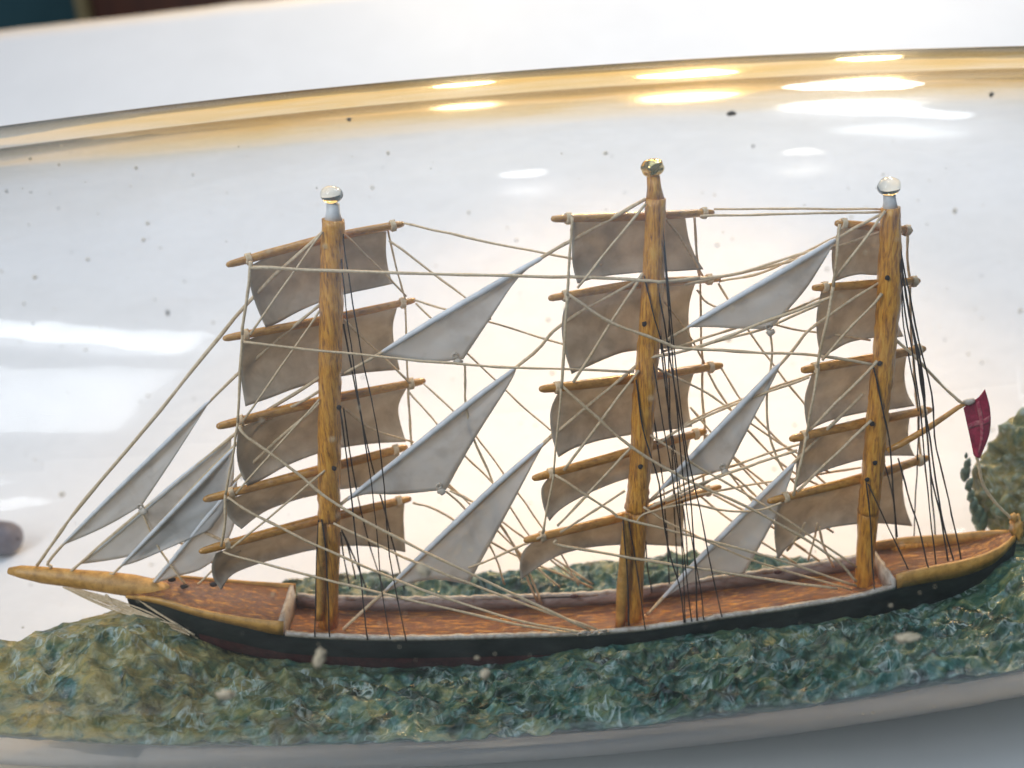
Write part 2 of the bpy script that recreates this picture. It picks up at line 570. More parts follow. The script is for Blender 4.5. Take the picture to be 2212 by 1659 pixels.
wl = [(p.x, p.z) for p in (at(x, y, -.9) for x, y in WATER)]
FRONT = [(0, 1583), (300, 1593), (600, 1596), (1000, 1590), (1200, 1580), (1500, 1531), (1720, 1488), (2000, 1450), (2212, 1415)]
fr = [(p.x, p.z) for p in (at(x, y, -4.5) for x, y in FRONT)]
BACK = [(200, 1285), (700, 1243), (950, 1236), (1200, 1222), (1450, 1196), (1700, 1180), (1900, 1168), (2080, 1140), (2250, 1120)]
bk = [(p.x, p.z) for p in (at(x, y, 3.3) for x, y in BACK)]


def wall_y(x, z):
    r = RI(x) - .03
    d = z - ZC(x)
    return sqrt(max(.04, r * r - d * d))


def sea_base(x, y):
    zf, zw, zb = smooth_tab(fr, x), smooth_tab(wl, x), smooth_tab(bk, x)
    return smooth_tab([(-4.6, zf), (-2.7, lerp(zf, zw, .55)), (-.9, zw), (.9, lerp(zw, zb, .45)), (3.3, zb), (4.2, zb)], y)


def sea_left(v):
    return interp([(0, -19.5), (.10, -16.0), (.2, -13.4), (.32, -12.4), (.5, -12.2), (.72, -11.0), (.9, -9.8), (1, -9.5)], v)


NX, NY = 600, 170
TOP = []
for j in range(NY + 1):
    v = j / NY
    row = []
    for i in range(NX + 1):
        u = i / NX
        x = lerp(sea_left(v) + .35 * noise.noise((v * 5, 1, 1)), 14.2, u)
        zf, zb = smooth_tab(fr, x), smooth_tab(bk, x)
        y0, y1 = -wall_y(x, zf), wall_y(x, zb)
        y = lerp(y0, y1, v)
        z = sea_base(x, y)
        q = Vector((x, y, 0))
        rg = 1 - abs(noise.noise(q * 1.25 + Vector((9, 4, 2))) * 2.2)
        h = .16 * max(0, rg) ** 3 + .20 * noise.noise(q * .75) + .15 * abs(noise.noise(q * 1.7 + Vector((5, 2, 0)))) + .08 * noise.noise(q * 3.0) + .035 * noise.noise(q * 7.5)
        st = Vector((.8 * x + .55 * y, 2.6 * (-.55 * x + .8 * y), 0)) + noise.noise_vector(q * .6) * .9
        h += .14 * max(0, 1 - abs(noise.noise(st * 1.1)) * 3.2)
        vd = noise.voronoi(Vector((x * .95 + .45 * y, y * .75 - .2 * x, 0)) + noise.noise_vector(q * .8) * .4)[0]
        h += .24 * min(.5, vd[1] - vd[0]) - .05
        h += .10 * sin(1.9 * x + 2.2 * noise.noise(q * .9)) * (1 if y < -.8 else .5)
        hull_d = abs(y) - .95
        h *= min(1, .35 + max(0, hull_d) * .8) * min(1, .5 + .5 * min(v, 1 - v) * 14)
        dl = x - sea_left(v)
        edge = max(0, 1 - dl / 1.1)
        z = z + h - 1.3 * edge ** 2.4
        w = wall_y(x, z)
        y = max(-w, min(w, y))
        row.append(Vector((x, y, z)))
    TOP.append(row)
bm = bmesh.new()
V = add_grid(bm, TOP)
# sides down to the glass floor
bottom = []
for j, k in ((0, -1), (NY, 1)):
    prev = V[j]
    for s in range(1, 7):
        cur = []
        for i in range(NX + 1):
            p = TOP[j][i]
            c = ZC(p.x)
            r = RI(p.x) - .03
            a0 = math.atan2(p.y, -(p.z - c))
            a = a0 * (1 - s / 6)
            rr = lerp(hypot(p.y, p.z - c), r, min(1, s / 2))
            cur.append(bm.verts.new((p.x, rr * sin(a), c - rr * cos(a))))
        for i in range(NX):
            bm.faces.new((prev[i], prev[i + 1], cur[i + 1], cur[i]) if k > 0 else (prev[i], cur[i], cur[i + 1], prev[i + 1]))
        prev = cur
for i in (0, NX):                                      # end caps
    c = bm.verts.new((TOP[NY // 2][i].x + (.1 if i == 0 else 0), 0, ZC(TOP[NY // 2][i].x) - RI(TOP[NY // 2][i].x) + .1))
    for j in range(NY):
        bm.faces.new((V[j][i], V[j + 1][i], c))
bmesh.ops.recalc_face_normals(bm, faces=bm.faces[:])
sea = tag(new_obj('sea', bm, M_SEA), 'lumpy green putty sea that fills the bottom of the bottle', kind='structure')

# hill of putty at the stern end
bm = bmesh.new()
hc = at(2335, 1085, 2.3)
res = bmesh.ops.create_icosphere(bm, subdivisions=6, radius=1)
for v in res['verts']:
    d = v.co.normalized()
    k = 1 + .14 * noise.noise(d * 2.1 + Vector((3, 0, 1))) + .10 * noise.noise(d * 5.3) + .08 * noise.noise(d * 11) + .03 * noise.noise(d * 24)
    p = hc + Vector((d.x * 2.6, d.y * 1.7, d.z * 2.6)) * k
    w = hypot(p.y, p.z - ZC(p.x))
    lim = RI(min(p.x, 13.2)) - .05
    if w > lim:
        p.y *= lim / w
        p.z = ZC(p.x) + (p.z - ZC(p.x)) * lim / w
    v.co = p
tag(new_obj('hill', bm, M_HILL), 'dark green putty hill rising behind the ship stern', kind='structure')

# flakes of putty left on the glass beside the hill
bm = bmesh.new()
for i, (px, py, r) in enumerate(((2090, 1003, .15), (2086, 1022, .19), (2093, 1048, .17), (2097, 1072, .16), (2104, 1092, .2), (2112, 1112, .24), (2120, 1126, .26), (2087, 984, .07))):
    add_blob(bm, at(px, py, 2.0), r, i, .5, 2, (.6, .4, 1.2), 2)
tag(new_obj('putty_smear', bm, M_SEA), 'specks of green putty beside the hill', kind='stuff')

# ---------------------------------------------------------------- ship
ship = bpy.data.objects.new('model_ship', None)
COL.objects.link(ship)
ship.location = at(1270, 1400, 0)
tag(ship, 'three masted model sailing ship with brown square sails and black hull', 'model ship')
OFF = ship.location.copy()
ALL_PARTS = []


def part(name, bm, m, parent=None, smooth=True, label=None):
    bm.transform(Matrix.Translation(-OFF))
    o = new_obj(name, bm, m, parent or ship, smooth)
    if label:
        o['label'] = label
    return o


def hp(px, side=-1, dpy=0.0, inset=0.0):
    """point on the sheer line of the hull at pixel column px; dpy pixels lower, mirrored for the far side"""
    b = smooth_tab(HB, px)
    p = at(px, smooth_tab(SHEER, px) + dpy, -b)
    return Vector((p.x, side * max(.01, b - inset), p.z))


# hull body: a U section from the near sheer down and round to the far sheer
HX = [270, 290, 315, 340, 370, 420, 465, 512, 560, 611, 680, 750, 820, 900, 1000, 1100, 1180, 1270, 1340, 1400, 1480, 1566, 1630, 1693, 1770, 1853, 1895, 1936, 1975, 2010, 2050, 2090, 2120, 2150, 2170, 2185, 2198]
SEC = [(1, 0), (1.02, -.12), (1.03, -.3), (1.0, -.5), (.93, -.72), (.80, -.95), (.55, -1.2), (0, -1.35)]


def hull_rows(lo, hi, prof=SEC, out=0.0):
    rows = []
    for px in HX:
        if px < lo or px > hi:
            continue
        p = hp(px)
        b = smooth_tab(HB, px)
        end = min(1, (px - 255) / 160) if px < 420 else min(1, (2215 - px) / 90)
        h = lerp(.35, 1.0, max(0, end))
        row = []
        for f, z in prof:
            narrow = lerp(.55, 1, max(0, min(1, end + .25 * (1 + z))))
            row.append((p.x, -(b * f * (narrow if z < -.1 else 1) + out), p.z + z * h))
        row += [(x, -y, z) for x, y, z in reversed(row[:-1] if prof[-1][0] == 0 else row)]
        rows.append(row)
    return rows


bm = bmesh.new()
V = add_grid(bm, hull_rows(0, 3000))
bm.faces.new(V[0])
bm.faces.new(list(reversed(V[-1])))
hull = part('hull', bm, M_HULL, label='black painted hull')
bm = bmesh.new()                                        # dark red underwater band showing above the putty
for side in (0, 1):
    rr = hull_rows(400, 1280, [(1.0, -.50), (.965, -.62), (.93, -.72), (.87, -.84)], .012)
    add_grid(bm, [r[:4] if side == 0 else r[4:] for r in rr])
bmesh.ops.recalc_face_normals(bm, faces=bm.faces[:])
part('boot_topping', bm, M_BOOT, hull, label='dark red band along the waterline')


def strip(side, lo, hi, up_lo, up_hi, thick, step=14, wob=0.0):
    """a standing strip along the sheer: height in pixels above it (two functions of px)"""
    n = max(3, int((hi - lo) / step))
    rows = []
    for i in range(n + 1):
        px = lerp(lo, hi, i / n)
        w = wob * noise.noise((px * .05, side, 2))
        a = hp(px, side, -up_lo(px))
        b = hp(px, side, -up_hi(px) + w)
        o = Vector((0, .012 * side, 0))
        t = Vector((0, -side * min(thick, smooth_tab(HB, px) * .8), 0))
        rows.append([a + o, b + o, b + t, a + t])
    bm = bmesh.new()
    V = add_grid(bm, rows, True)
    bm.faces.new(V[0])
    bm.faces.new(list(reversed(V[-1])))
    bmesh.ops.recalc_face_normals(bm, faces=bm.faces[:])
    return bm


K = lambda c: (lambda px: c)
STR = [(270, 5), (340, 12), (512, 19), (611, 29)]
for s in (-1, 1):
    part('bow_bulwark', strip(s, 272, 612, K(-1), lambda px: interp(STR, px) - 2, .05), M_OCHRE, label='ochre painted strip along the bow')
    part('rail', strip(s, 616, 1934, K(-2), K(6), .085, 9, 3.5), M_WHITE, label='worn white rail')
    part('poop_bulwark', strip(s, 1938, 2194, K(-1), lambda px: interp([(1938, 26), (2010, 30), (2090, 30), (2150, 24), (2194, 8)], px), .07), M_OCHRE, label='ochre painted strip round the stern')
    bm = bmesh.new()                                    # inside face of the bulwark, painted grey
    rows = []
    for i in range(60):
        px = lerp(618, 1932, i / 59)
        a, b = hp(px, s, -1, .085), hp(px, s, 24, .085)
        c, d = hp(px, s, 24, .055), hp(px, s, -1, .055)
        rows.append([a, b, c, d])
    V = add_grid(bm, rows, True)
    bm.faces.new(V[0]); bm.faces.new(list(reversed(V[-1])))
    bmesh.ops.recalc_face_normals(bm, faces=bm.faces[:])
    part('bulwark', bm, M_BULW, label='grey mauve inside face of the bulwark')


def deck_mesh(lo, hi, dz, inset, n=40, m=9, camber=.05):
    rows = []
    for i in range(n + 1):
        px = lerp(lo, hi, i / n)
        a, b = hp(px, -1, 0, inset), hp(px, 1, 0, inset)
        z = dz(px) if callable(dz) else dz
        rows.append([Vector((a.x, lerp(a.y, b.y, k / m), a.z + z + camber * (1 - (2 * k / m - 1) ** 2) + .02 * noise.noise((px * .03, k, 0)))) for k in range(m + 1)])
    bm = bmesh.new()
    add_grid(bm, rows)
    bmesh.ops.recalc_face_normals(bm, faces=bm.faces[:])
    return bm


part('deck', deck_mesh(600, 1945, -.30, .06), M_DECK, label='orange brown varnished main deck')
part('forecastle_deck', deck_mesh(280, 604, lambda px: interp([(270, .03), (340, .09), (512, .16), (611, .25)], px), .03, 26, 8, .06), M_FDECK, label='raised reddish brown fore deck')
part('poop_deck', deck_mesh(1936, 2190, lambda px: .10, .06, 24, 8, .04), M_DECK, label='raised reddish brown after deck')


def break_wall(px, z0, z1, th, name, m, label):
    a, b = hp(px, -1), hp(px, 1)
    bm = bmesh.new()
    rows = []
    for k in range(9):
        y = lerp(a.y + .02, b.y - .02, k / 8)
        w = .02 * noise.noise((k * .9, px, 0))
        rows.append([(a.x + w, y, a.z + z0), (a.x + w, y, a.z + z1 + w), (a.x + th + w, y, a.z + z1 + w), (a.x + th + w, y, a.z + z0)])
    V = add_grid(bm, rows, True)
    bm.faces.new(V[0]); bm.faces.new(list(reversed(V[-1])))
    bmesh.ops.recalc_face_normals(bm, faces=bm.faces[:])
    part(name, bm, m, label=label)


break_wall(604, -.4, .31, .09, 'forecastle_break', M_WHITE, 'white edge where the fore deck steps down')
break_wall(1928, -.4, .22, .08, 'poop_break', M_WHITE, 'white step up to the after deck')

# bowsprit: a flattened tapering plank that grows out of the fore deck
bm = bmesh.new()
BS = [(20, 1226, 1240, .10), (45, 1221, 1249, .16), (90, 1222, 1262, .18), (160, 1228, 1271, .20), (230, 1233, 1282, .25), (290, 1240, 1291, .27), (340, 1252, 1296, .26), (390, 1272, 1304, .20)]
rows = []
for px, t, b, hw in BS:
    c, hgt = at(px, (t + b) / 2, 0), (at(px, t, 0) - at(px, b, 0)).length / 2 * .86
    rows.append([c + Vector((0, hw * cos(2 * pi * k / 14), hgt * .95 * sin(2 * pi * k / 14))) for k in range(14)])
V = add_grid(bm, rows, True)
bm.faces.new(V[0]); bm.faces.new(list(reversed(V[-1])))
bmesh.ops.recalc_face_normals(bm, faces=bm.faces[:])
part('bowsprit', bm, M_OCHRE)
bm = bmesh.new()
add_blob(bm, at(2196, 1140, .05), .22, 4, .5, 3, (.6, .8, 1.3), 2.5)
add_blob(bm, at(2190, 1118, .0), .10, 6, .5, 2, (1, 1, 1), 2.5)
part('stern_post', bm, M_OCHRE)
# far poop rail, thick varnished bar
bm = bmesh.new()
add_tube(bm, [at(x, y, .7 * k) for x, y, k in ((1926, 1190, 1), (1945, 1180, 1), (2036, 1170, .95), (2110, 1160, .75), (2168, 1153, .45))], [.10, .12, .12, .11, .09], 10, .05)
part('poop_rail', bm, M_MAST)
# small deck details
for px, py, y in ((1240, 1288, .62), (1680, 1236, .6), (398, 1267, -.05), (462, 1262, .2), (372, 1252, .1)):
    bm = bmesh.new()
    add_blob(bm, at(px, py, y), .07, px, .4, 2, (1.4, .8, .8), 2)
    part('deck_fitting', bm, M_BOOT if px > 600 else M_BLACK)

# ------------------------------------------------------------ masts, yards, square sails
MASTS = {
    'fore': dict(axis=[(720, 474, 23), (717, 600, 24), (714, 760, 24), (712, 900, 24), (711, 1020, 25), (711, 1120, 25)],
                 heel=[(713, 1120, 23), (713, 1200, 22), (709, 1352, 22)],
                 spar=[(693, 1128, 5), (694, 1180, 11), (692, 1260, 11), (690, 1338, 9)],
                 pin=[(720, 478, 15), (719, 440, 13)], ball=(716, 420, 25),
                 yards=[((489, 573), (690, 519), (873, 483)), ((482, 732), (690, 693), (898, 648)), ((468, 922), (688, 868), (919, 822)), ((439, 1080), (688, 1016), (880, 965)), ((430, 1192), (686, 1124), (888, 1077))],
                 yh=.90),
    'main': dict(axis=[(1416, 428, 20), (1411, 600, 23), (1400, 760, 24), (1392, 853, 25), (1382, 1020, 24), (1374, 1100, 26)],
                 heel=[(1376, 1100, 25), (1372, 1200, 22), (1366, 1360, 21)],
                 spar=[(1352, 1112, 5), (1352, 1180, 13), (1345, 1270, 14), (1340, 1352, 11)],
                 pin=[(1415, 432, 15), (1411, 380, 13)], ball=(1409, 362, 26),
                 yards=[((1191, 473), (1380, 467), (1542, 459)), ((1185, 645), (1376, 614), (1556, 602)), ((1165, 841), (1366, 818), (1561, 789)), ((1150, 1034), (1355, 978), (1526, 931)), ((1132, 1168), (1342, 1117), (1558, 1051))],
                 yh=.80),
    'mizzen': dict(axis=[(1924, 448, 19), (1921, 620, 25), (1911, 753, 24), (1897, 886, 23), (1885, 1020, 23), (1875, 1106, 23)],
                   heel=[(1876, 1100, 23), (1871, 1180, 21), (1864, 1280, 19)],
                   spar=None,
                   pin=[(1923, 452, 13), (1921, 420, 12)], ball=(1920, 403, 27),
                   yards=[((1805, 482), (1890, 490), (1969, 499)), ((1755, 622), (1890, 613), (1986, 607)), ((1731, 800), (1882, 774), (1998, 753)), ((1706, 949), (1868, 913), (2012, 885)), ((1658, 1084), (1858, 1034), (2006, 988))],
                   yh=.62),
}
# sails: left edge (top to bottom), bottom edge (left to right, between the corners), right edge (top to bottom)
SAILS = {
    'fore': [
        ([(537, 576), (541, 620), (555, 665), (574, 708)], [(600, 698), (640, 676), (687, 655), (745, 636), (800, 624)], [(835, 500), (834, 545), (840, 586), (850, 613)]),
        ([(524, 738), (518, 786), (523, 835), (530, 878)], [(583, 860), (630, 842), (687, 825), (745, 812), (800, 804)], [(858, 664), (849, 703), (852, 745), (864, 799)]),
        ([(514, 927), (511, 975), (517, 1015), (534, 1050)], [(567, 1036), (620, 1006), (687, 980), (740, 967), (810, 958)], [(880, 836), (862, 873), (863, 905), (877, 955)]),
        ([(484, 1085), (490, 1110), (505, 1130), (522, 1143)], [(550, 1120), (583, 1100), (640, 1080), (687, 1069), (745, 1056)], [(862, 976), (862, 1000), (868, 1025), (876, 1045)]),
        ([(466, 1196), (457, 1224), (462, 1252), (478, 1275)], [(500, 1243), (550, 1221), (615, 1203), (685, 1187), (780, 1179)], [(874, 1088), (872, 1120), (874, 1160), (876, 1193)]),
    ],
    'main': [
        ([(1240, 474), (1236, 530), (1238, 575), (1248, 613)], [(1275, 604), (1304, 597), (1350, 592), (1400, 588), (1460, 586)], [(1480, 466), (1488, 515), (1502, 552), (1520, 582)]),
        ([(1230, 642), (1215, 686), (1217, 745), (1235, 808)], [(1270, 792), (1304, 777), (1337, 764), (1370, 758), (1430, 754)], [(1502, 612), (1490, 653), (1488, 700), (1496, 750)]),
        ([(1210, 842), (1190, 886), (1192, 940), (1207, 988)], [(1237, 970), (1270, 959), (1304, 950), (1360, 940), (1424, 932)], [(1499, 806), (1487, 850), (1488, 886), (1495, 922)]),
        ([(1186, 1032), (1170, 1056), (1174, 1095), (1187, 1126)], [(1207, 1104), (1244, 1080), (1304, 1052), (1357, 1034), (1420, 1022)], [(1493, 946), (1487, 968), (1485, 990), (1490, 1011)]),
        ([(1158, 1166), (1130, 1192), (1123, 1225), (1126, 1253)], [(1156, 1230), (1206, 1201), (1266, 1184), (1340, 1177), (1400, 1177)], [(1477, 1078), (1477, 1110), (1476, 1145), (1476, 1181)]),
    ],
    'mizzen': [
        ([(1817, 488), (1800, 530), (1798, 570), (1803, 608)], [(1828, 599), (1855, 593), (1880, 594), (1905, 595), (1930, 597)], [(1944, 500), (1949, 535), (1947, 570), (1949, 600)]),
        ([(1776, 624), (1765, 680), (1766, 730), (1774, 774)], [(1801, 758), (1825, 744), (1850, 736), (1888, 730), (1925, 730)], [(1952, 612), (1941, 646), (1938, 690), (1952, 727)]),
        ([(1758, 800), (1741, 850), (1739, 890), (1746, 931)], [(1775, 916), (1800, 907), (1830, 899), (1875, 890), (1925, 885)], [(1959, 764), (1954, 810), (1960, 848), (1976, 877)]),
        ([(1731, 946), (1723, 986), (1720, 1020), (1720, 1054)], [(1741, 1040), (1775, 1020), (1815, 1006), (1858, 994), (1911, 985)], [(1966, 898), (1962, 930), (1965, 960), (1976, 985)]),
        ([(1684, 1082), (1675, 1120), (1674, 1165), (1681, 1211)], [(1698, 1186), (1731, 1162), (1781, 1143), (1846, 1133), (1905, 1131)], [(1952, 1008), (1950, 1050), (1956, 1095), (1971, 1137)]),
    ],
}
YARD_Y = .26                                              # yards cross in front of the mast as the ship sees it: away from us


def poly_at(pts, t):
    """point at parameter t along a 2-D polyline, smooth"""
    n = len(pts) - 1
    f = min(n - 1e-6, t * n)
    i = int(f)
    u = f - i
    g = lambda k: Vector(pts[max(0, min(n, k))])
    p0, p1, p2, p3 = g(i - 1), g(i), g(i + 1), g(i + 2)
    return 0.5 * (2 * p1 + (p2 - p0) * u + (2 * p0 - 5 * p1 + 4 * p2 - p3) * u * u + (3 * p1 - p0 - 3 * p2 + p3) * u ** 3)


def coons(top, bottom, left, right, u, v):
    T, B, Lf, Rg = poly_at(top, u), poly_at(bottom, u), poly_at(left, v), poly_at(right, v)
    c00, c10, c01, c11 = (Vector(p) for p in (top[0], top[-1], bottom[0], bottom[-1]))
    return (T * (1 - v) + B * v + Lf * (1 - u) + Rg * u
            - (c00 * (1 - u) * (1 - v) + c10 * u * (1 - v) + c01 * (1 - u) * v + c11 * u * v))


def sheet(bm, fn, nu, nv, th):
    """thin cloth with two faces; fn(u, v) -> 3-D point"""
    G = [[fn(i / nu, j / nv) for i in range(nu + 1)] for j in range(nv + 1)]
    A = add_grid(bm, G)
    Bk = add_grid(bm, [[p + Vector((-.3 * th, th, 0)) for p in r] for r in G])
    for j in range(nv):
        for i, flip in ((0, 0), (nu, 1)):
            q = (A[j][i], A[j + 1][i], Bk[j + 1][i], Bk[j][i])
            bm.faces.new(q if flip else tuple(reversed(q)))
    for i in range(nu):
        for j, flip in ((0, 1), (nv, 0)):
            q = (A[j][i], A[j][i + 1], Bk[j][i + 1], Bk[j][i])
            bm.faces.new(q if flip else tuple(reversed(q)))
    bmesh.ops.recalc_face_normals(bm, faces=bm.faces[:])


PX = 22 / F                                               # one picture pixel in cm at the masts
SEED = 0
for mname, D in MASTS.items():
    bm = bmesh.new()
    ax = spline([at(x, y, 0) for x, y, r in D['axis']], 9)
    rr = [interp([(i, r * PX) for i, (x, y, r) in enumerate(D['axis'])], k / 9) * (1 + .07 * noise.noise((k * .45, len(mname), 0))) for k in range(len(ax))]
    add_tube(bm, ax, rr, 18, .06)
    mast = part('mast', bm, M_MAST, label={'fore': 'foremast nearest the bow', 'main': 'tallest mast amidships', 'mizzen': 'mizzen mast nearest the stern'}[mname])
    bm = bmesh.new()
    hl = spline([at(x, y, .03) for x, y, r in D['heel']], 4)
    add_tube(bm, hl, [interp([(i, r * PX) for i, (x, y, r) in enumerate(D['heel'])], k / 4) for k in range(len(hl))], 14, .04)
    part('lower_mast', bm, M_MAST, mast)
    if D['spar']:
        bm = bmesh.new()
        hl = spline([at(x, y, -.22) for x, y, r in D['spar']], 4)
        add_tube(bm, hl, [interp([(i, r * PX) for i, (x, y, r) in enumerate(D['spar'])], k / 4) for k in range(len(hl))], 12, .04)
        part('mast_fish', bm, M_OCHRE, mast, label='paler spar lashed along the foot of the mast')
    # glass headed pin in the mast top
    bm = bmesh.new()
    (x0, y0, ra), (x1, y1, rb) = D['pin']
    add_tube(bm, [at(x0, y0, 0), at((x0 + x1) / 2, (y0 + y1) / 2, 0), at(x1, y1, 0)], [ra * PX * 1.25, ra * PX * .95, rb * PX], 14, .04)
    part('pin_collar', bm, M_MAST if mname == 'main' else M_HEM, mast)
    bm = bmesh.new()
    add_blob(bm, at(D['ball'][0], D['ball'][1], 0), D['ball'][2] * PX * .9, len(mname), .20 if mname == 'main' else .10, 5, (1, 1, .78), 1.3 if mname == 'main' else .8)
    part('pin_head', bm, M_PIN_GOLD if mname == 'main' else M_PIN, mast)
    for k, (l, c, r) in enumerate(D['yards']):
        SEED += 1
        yh = D['yh'] * (r[0] - l[0]) / 420
        bm = bmesh.new()
        w = 8.6 + 1.2 * (k > 1)
        pts, rad = [], []
        for s in (0, .012, .04, .10, .25, .4, .5, .6, .75, .9, .96, .988, 1):
            q = poly_at([l, c, r], s)
            pts.append(at(q.x, q.y, lerp(-yh, yh, s) + YARD_Y))
            e = min(s, 1 - s)
            rad.append(PX * w * interp([(0, .25), (.012, .62), (.04, .82), (.10, .95), (.3, 1.05), (.5, 1.12)], e))
        add_tube(bm, pts, rad, 12, .07)
        part('yard', bm, M_YARD, mast)
        # square sail hung from it
        lf, bt, rg = SAILS[mname][k]
        Lf, Rg = list(lf), list(rg)
        top = [lf[0], poly_at([l, c, r], .35)[:], poly_at([l, c, r], .65)[:], rg[0]]
        top = [(p[0], p[1]) for p in top]
        bot = [lf[-1]] + bt + [rg[-1]]
        ul, ur = (lf[0][0] - l[0]) / (r[0] - l[0]), (rg[0][0] - l[0]) / (r[0] - l[0])

        def sail_pt(u, v, seed=SEED):
            q = coons(top, bot, Lf, Rg, u, v)
            y = lerp(lerp(-yh, yh, ul), lerp(-yh, yh, ur), u) + YARD_Y + .05
            y += .30 * sin(pi * min(1, v * .85 + .05)) * (.45 + .55 * sin(pi * u)) + .03 * noise.noise((u * 2.3, v * 2.0, seed)) + .035 * noise.noise((u * 5.5 + v * 2, v * 1.2, seed + 40))
            return at(q.x, q.y, y)
        bm = bmesh.new()
        sheet(bm, sail_pt, 22, 12, .018)
        part('square_sail', bm, M_SAIL, mast)
        # lashings of thread round both yard arms, with a drop of glue
        for s in (.155 if mname == 'fore' else .13, .90):
            q = poly_at([l, c, r], s)
            cpt = at(q.x, q.y, lerp(-yh, yh, s) + YARD_Y)
            dv = (at(r[0], r[1], yh) - at(l[0], l[1], -yh)).normalized()
            a = dv.cross(Vector((0, 1, 0))).normalized()
            b = dv.cross(a)
            bm = bmesh.new()
            R0 = PX * w * 1.0 + .02
            add_tube(bm, [cpt + dv * (.05 * (t / 14 - 1)) + (a * cos(t * .9) + b * sin(t * .9)) * R0 for t in range(29)], .024, 6)
            add_blob(bm, cpt + Vector((.0, -R0 * .8, -.03)), .055, SEED, .5, 2, (1, .7, 1), 2)
            part('lashing', bm, M_THREAD, mast)

# dark peg holes with thread ends in the masts
for px, py, y in ((1900, 785, -.24), (1890, 1020 - 20, -.25), (1873, 1036, -.25), (1884, 915, -.25), (722, 1012, -.25), (732, 880, -.22), (1383, 1008, -.25), (1392, 700, -.2), (1917, 600, -.25)):
    bm = bmesh.new()
    add_blob(bm, at(px, py, y), .055, px, .3, 2, (1, .5, 1.1))
    part('peg_hole', bm, M_BLACK)

# ------------------------------------------------------------ staysails and jibs
# (luff from head to tack, leech from head to clew, foot from tack to clew, eyelet, stay above)
STAYSAILS = [
    ([(1177, 553), (1060, 620), (940, 690), (817, 766)], [(1177, 553), (1117, 604), (1057, 692), (1001, 776)], [(817, 766), (870, 774), (924, 783), (1001, 776)], (983, 768), 1),
    ([(1117, 793), (995, 885), (870, 985), (744, 1084)], [(1117, 793), (1099, 832), (1027, 946), (964, 1058)], [(744, 1084), (790, 1068), (860, 1068), (964, 1058)], (949, 1050), 1),
    ([(1181, 952), (1064, 1054), (950, 1162), (828, 1281)], [(1181, 952), (1161, 985), (1104, 1093), (1012, 1263)], [(828, 1281), (880, 1262), (940, 1252), (1012, 1263)], None, 1),
    ([(1808, 515), (1700, 580), (1590, 644), (1485, 707)], [(1808, 515), (1776, 570), (1735, 632), (1665, 711)], [(1485, 707), (1540, 707), (1598, 710), (1665, 711)], (1660, 706), 1),
    ([(1688, 782), (1600, 876), (1510, 970), (1421, 1064)], [(1688, 782), (1675, 813), (1608, 943), (1571, 1016)], [(1421, 1064), (1475, 1034), (1520, 1024), (1571, 1016)], (1561, 1008), 1),
    ([(1718, 998), (1620, 1096), (1520, 1198), (1426, 1298)], [(1718, 998), (1690, 1085), (1650, 1165), (1606, 1243)], [(1426, 1298), (1485, 1262), (1545, 1240), (1606, 1243)], None, 1),
    ([(457, 862), (350, 965), (240, 1072), (133, 1179)], [(457, 862), (417, 925), (370, 998), (307, 1092)], [(133, 1179), (200, 1151), (250, 1126), (307, 1092)], (303, 1094), .8),
    ([(500, 946), (390, 1034), (280, 1128), (172, 1219)], [(500, 946), (495, 1010), (470, 1080), (428, 1143)], [(172, 1219), (250, 1208), (330, 1188), (428, 1143)], None, .8),
    ([(505, 968), (425, 1052), (342, 1138), (260, 1224)], [(505, 968), (505, 1030), (490, 1090), (455, 1145)], [(260, 1224), (300, 1212), (370, 1182), (455, 1145)], None, .8),
    ([(512, 1040), (452, 1112), (392, 1186), (330, 1262)], [(512, 1040), (512, 1100), (500, 1150), (470, 1205)], [(330, 1262), (380, 1246), (430, 1232), (470, 1205)], None, .8),
]
for i, (luff, leech, foot, eye, k) in enumerate(STAYSAILS):
    yd = {7: .02, 8: -.06, 9: -.02}.get(i, 0)
    hem_off = 0

    def stay_pt(u, v, luff=luff, leech=leech, foot=foot, i=i, yd=yd):
        # u from luff to leech, v from head to foot
        a, b = poly_at(luff, v), poly_at(leech, v)
        f = poly_at(foot, u)
        straight = Vector(luff[-1]).lerp(Vector(leech[-1]), u)
        q = a.lerp(b, u) + (f - straight) * v ** 3
        return at(q.x, q.y, yd + .06 * sin(pi * u) * sin(pi * v) + .05 * noise.noise((u * 2, v * 3, i + 9)) + .03 * noise.noise((u * 4 + v * 3, v * 7, i + 30)))
    bm = bmesh.new()
    sheet(bm, stay_pt, 12, 20, .014)
    ss = part('staysail', bm, M_JIB, label='pale grey triangular staysail' if i < 6 else 'pale grey jib above the bowsprit')
    bm = bmesh.new()
    pts, rad = [], []
    for s in range(19):
        q = poly_at(luff, s / 18)
        pts.append(at(q.x, q.y, yd))
        rad.append(PX * k * 6.8 * interp([(0, .3), (.06, .75), (.3, 1.0), (.8, .9), (.95, .6), (1, .35)], s / 18))
    add_tube(bm, pts, rad, 10, .04)
    part('rolled_hem', bm, M_HEM, ss)
    if eye:
        bm = bmesh.new()
        c = at(eye[0], eye[1], yd - .03)
        add_tube(bm, [c + Vector((.055 * cos(t * pi / 6), 0, .055 * sin(t * pi / 6))) for t in range(13)], .028, 6)
        add_blob(bm, c + Vector((.05, -.02, -.13)), .09, i, .6, 2, (1.1, .7, .8), 2.5)
        part('clew_knot', bm, M_GLUE, ss)

# ------------------------------------------------------------ rigging: every thread a part of its own
TB, TK = .032, .018


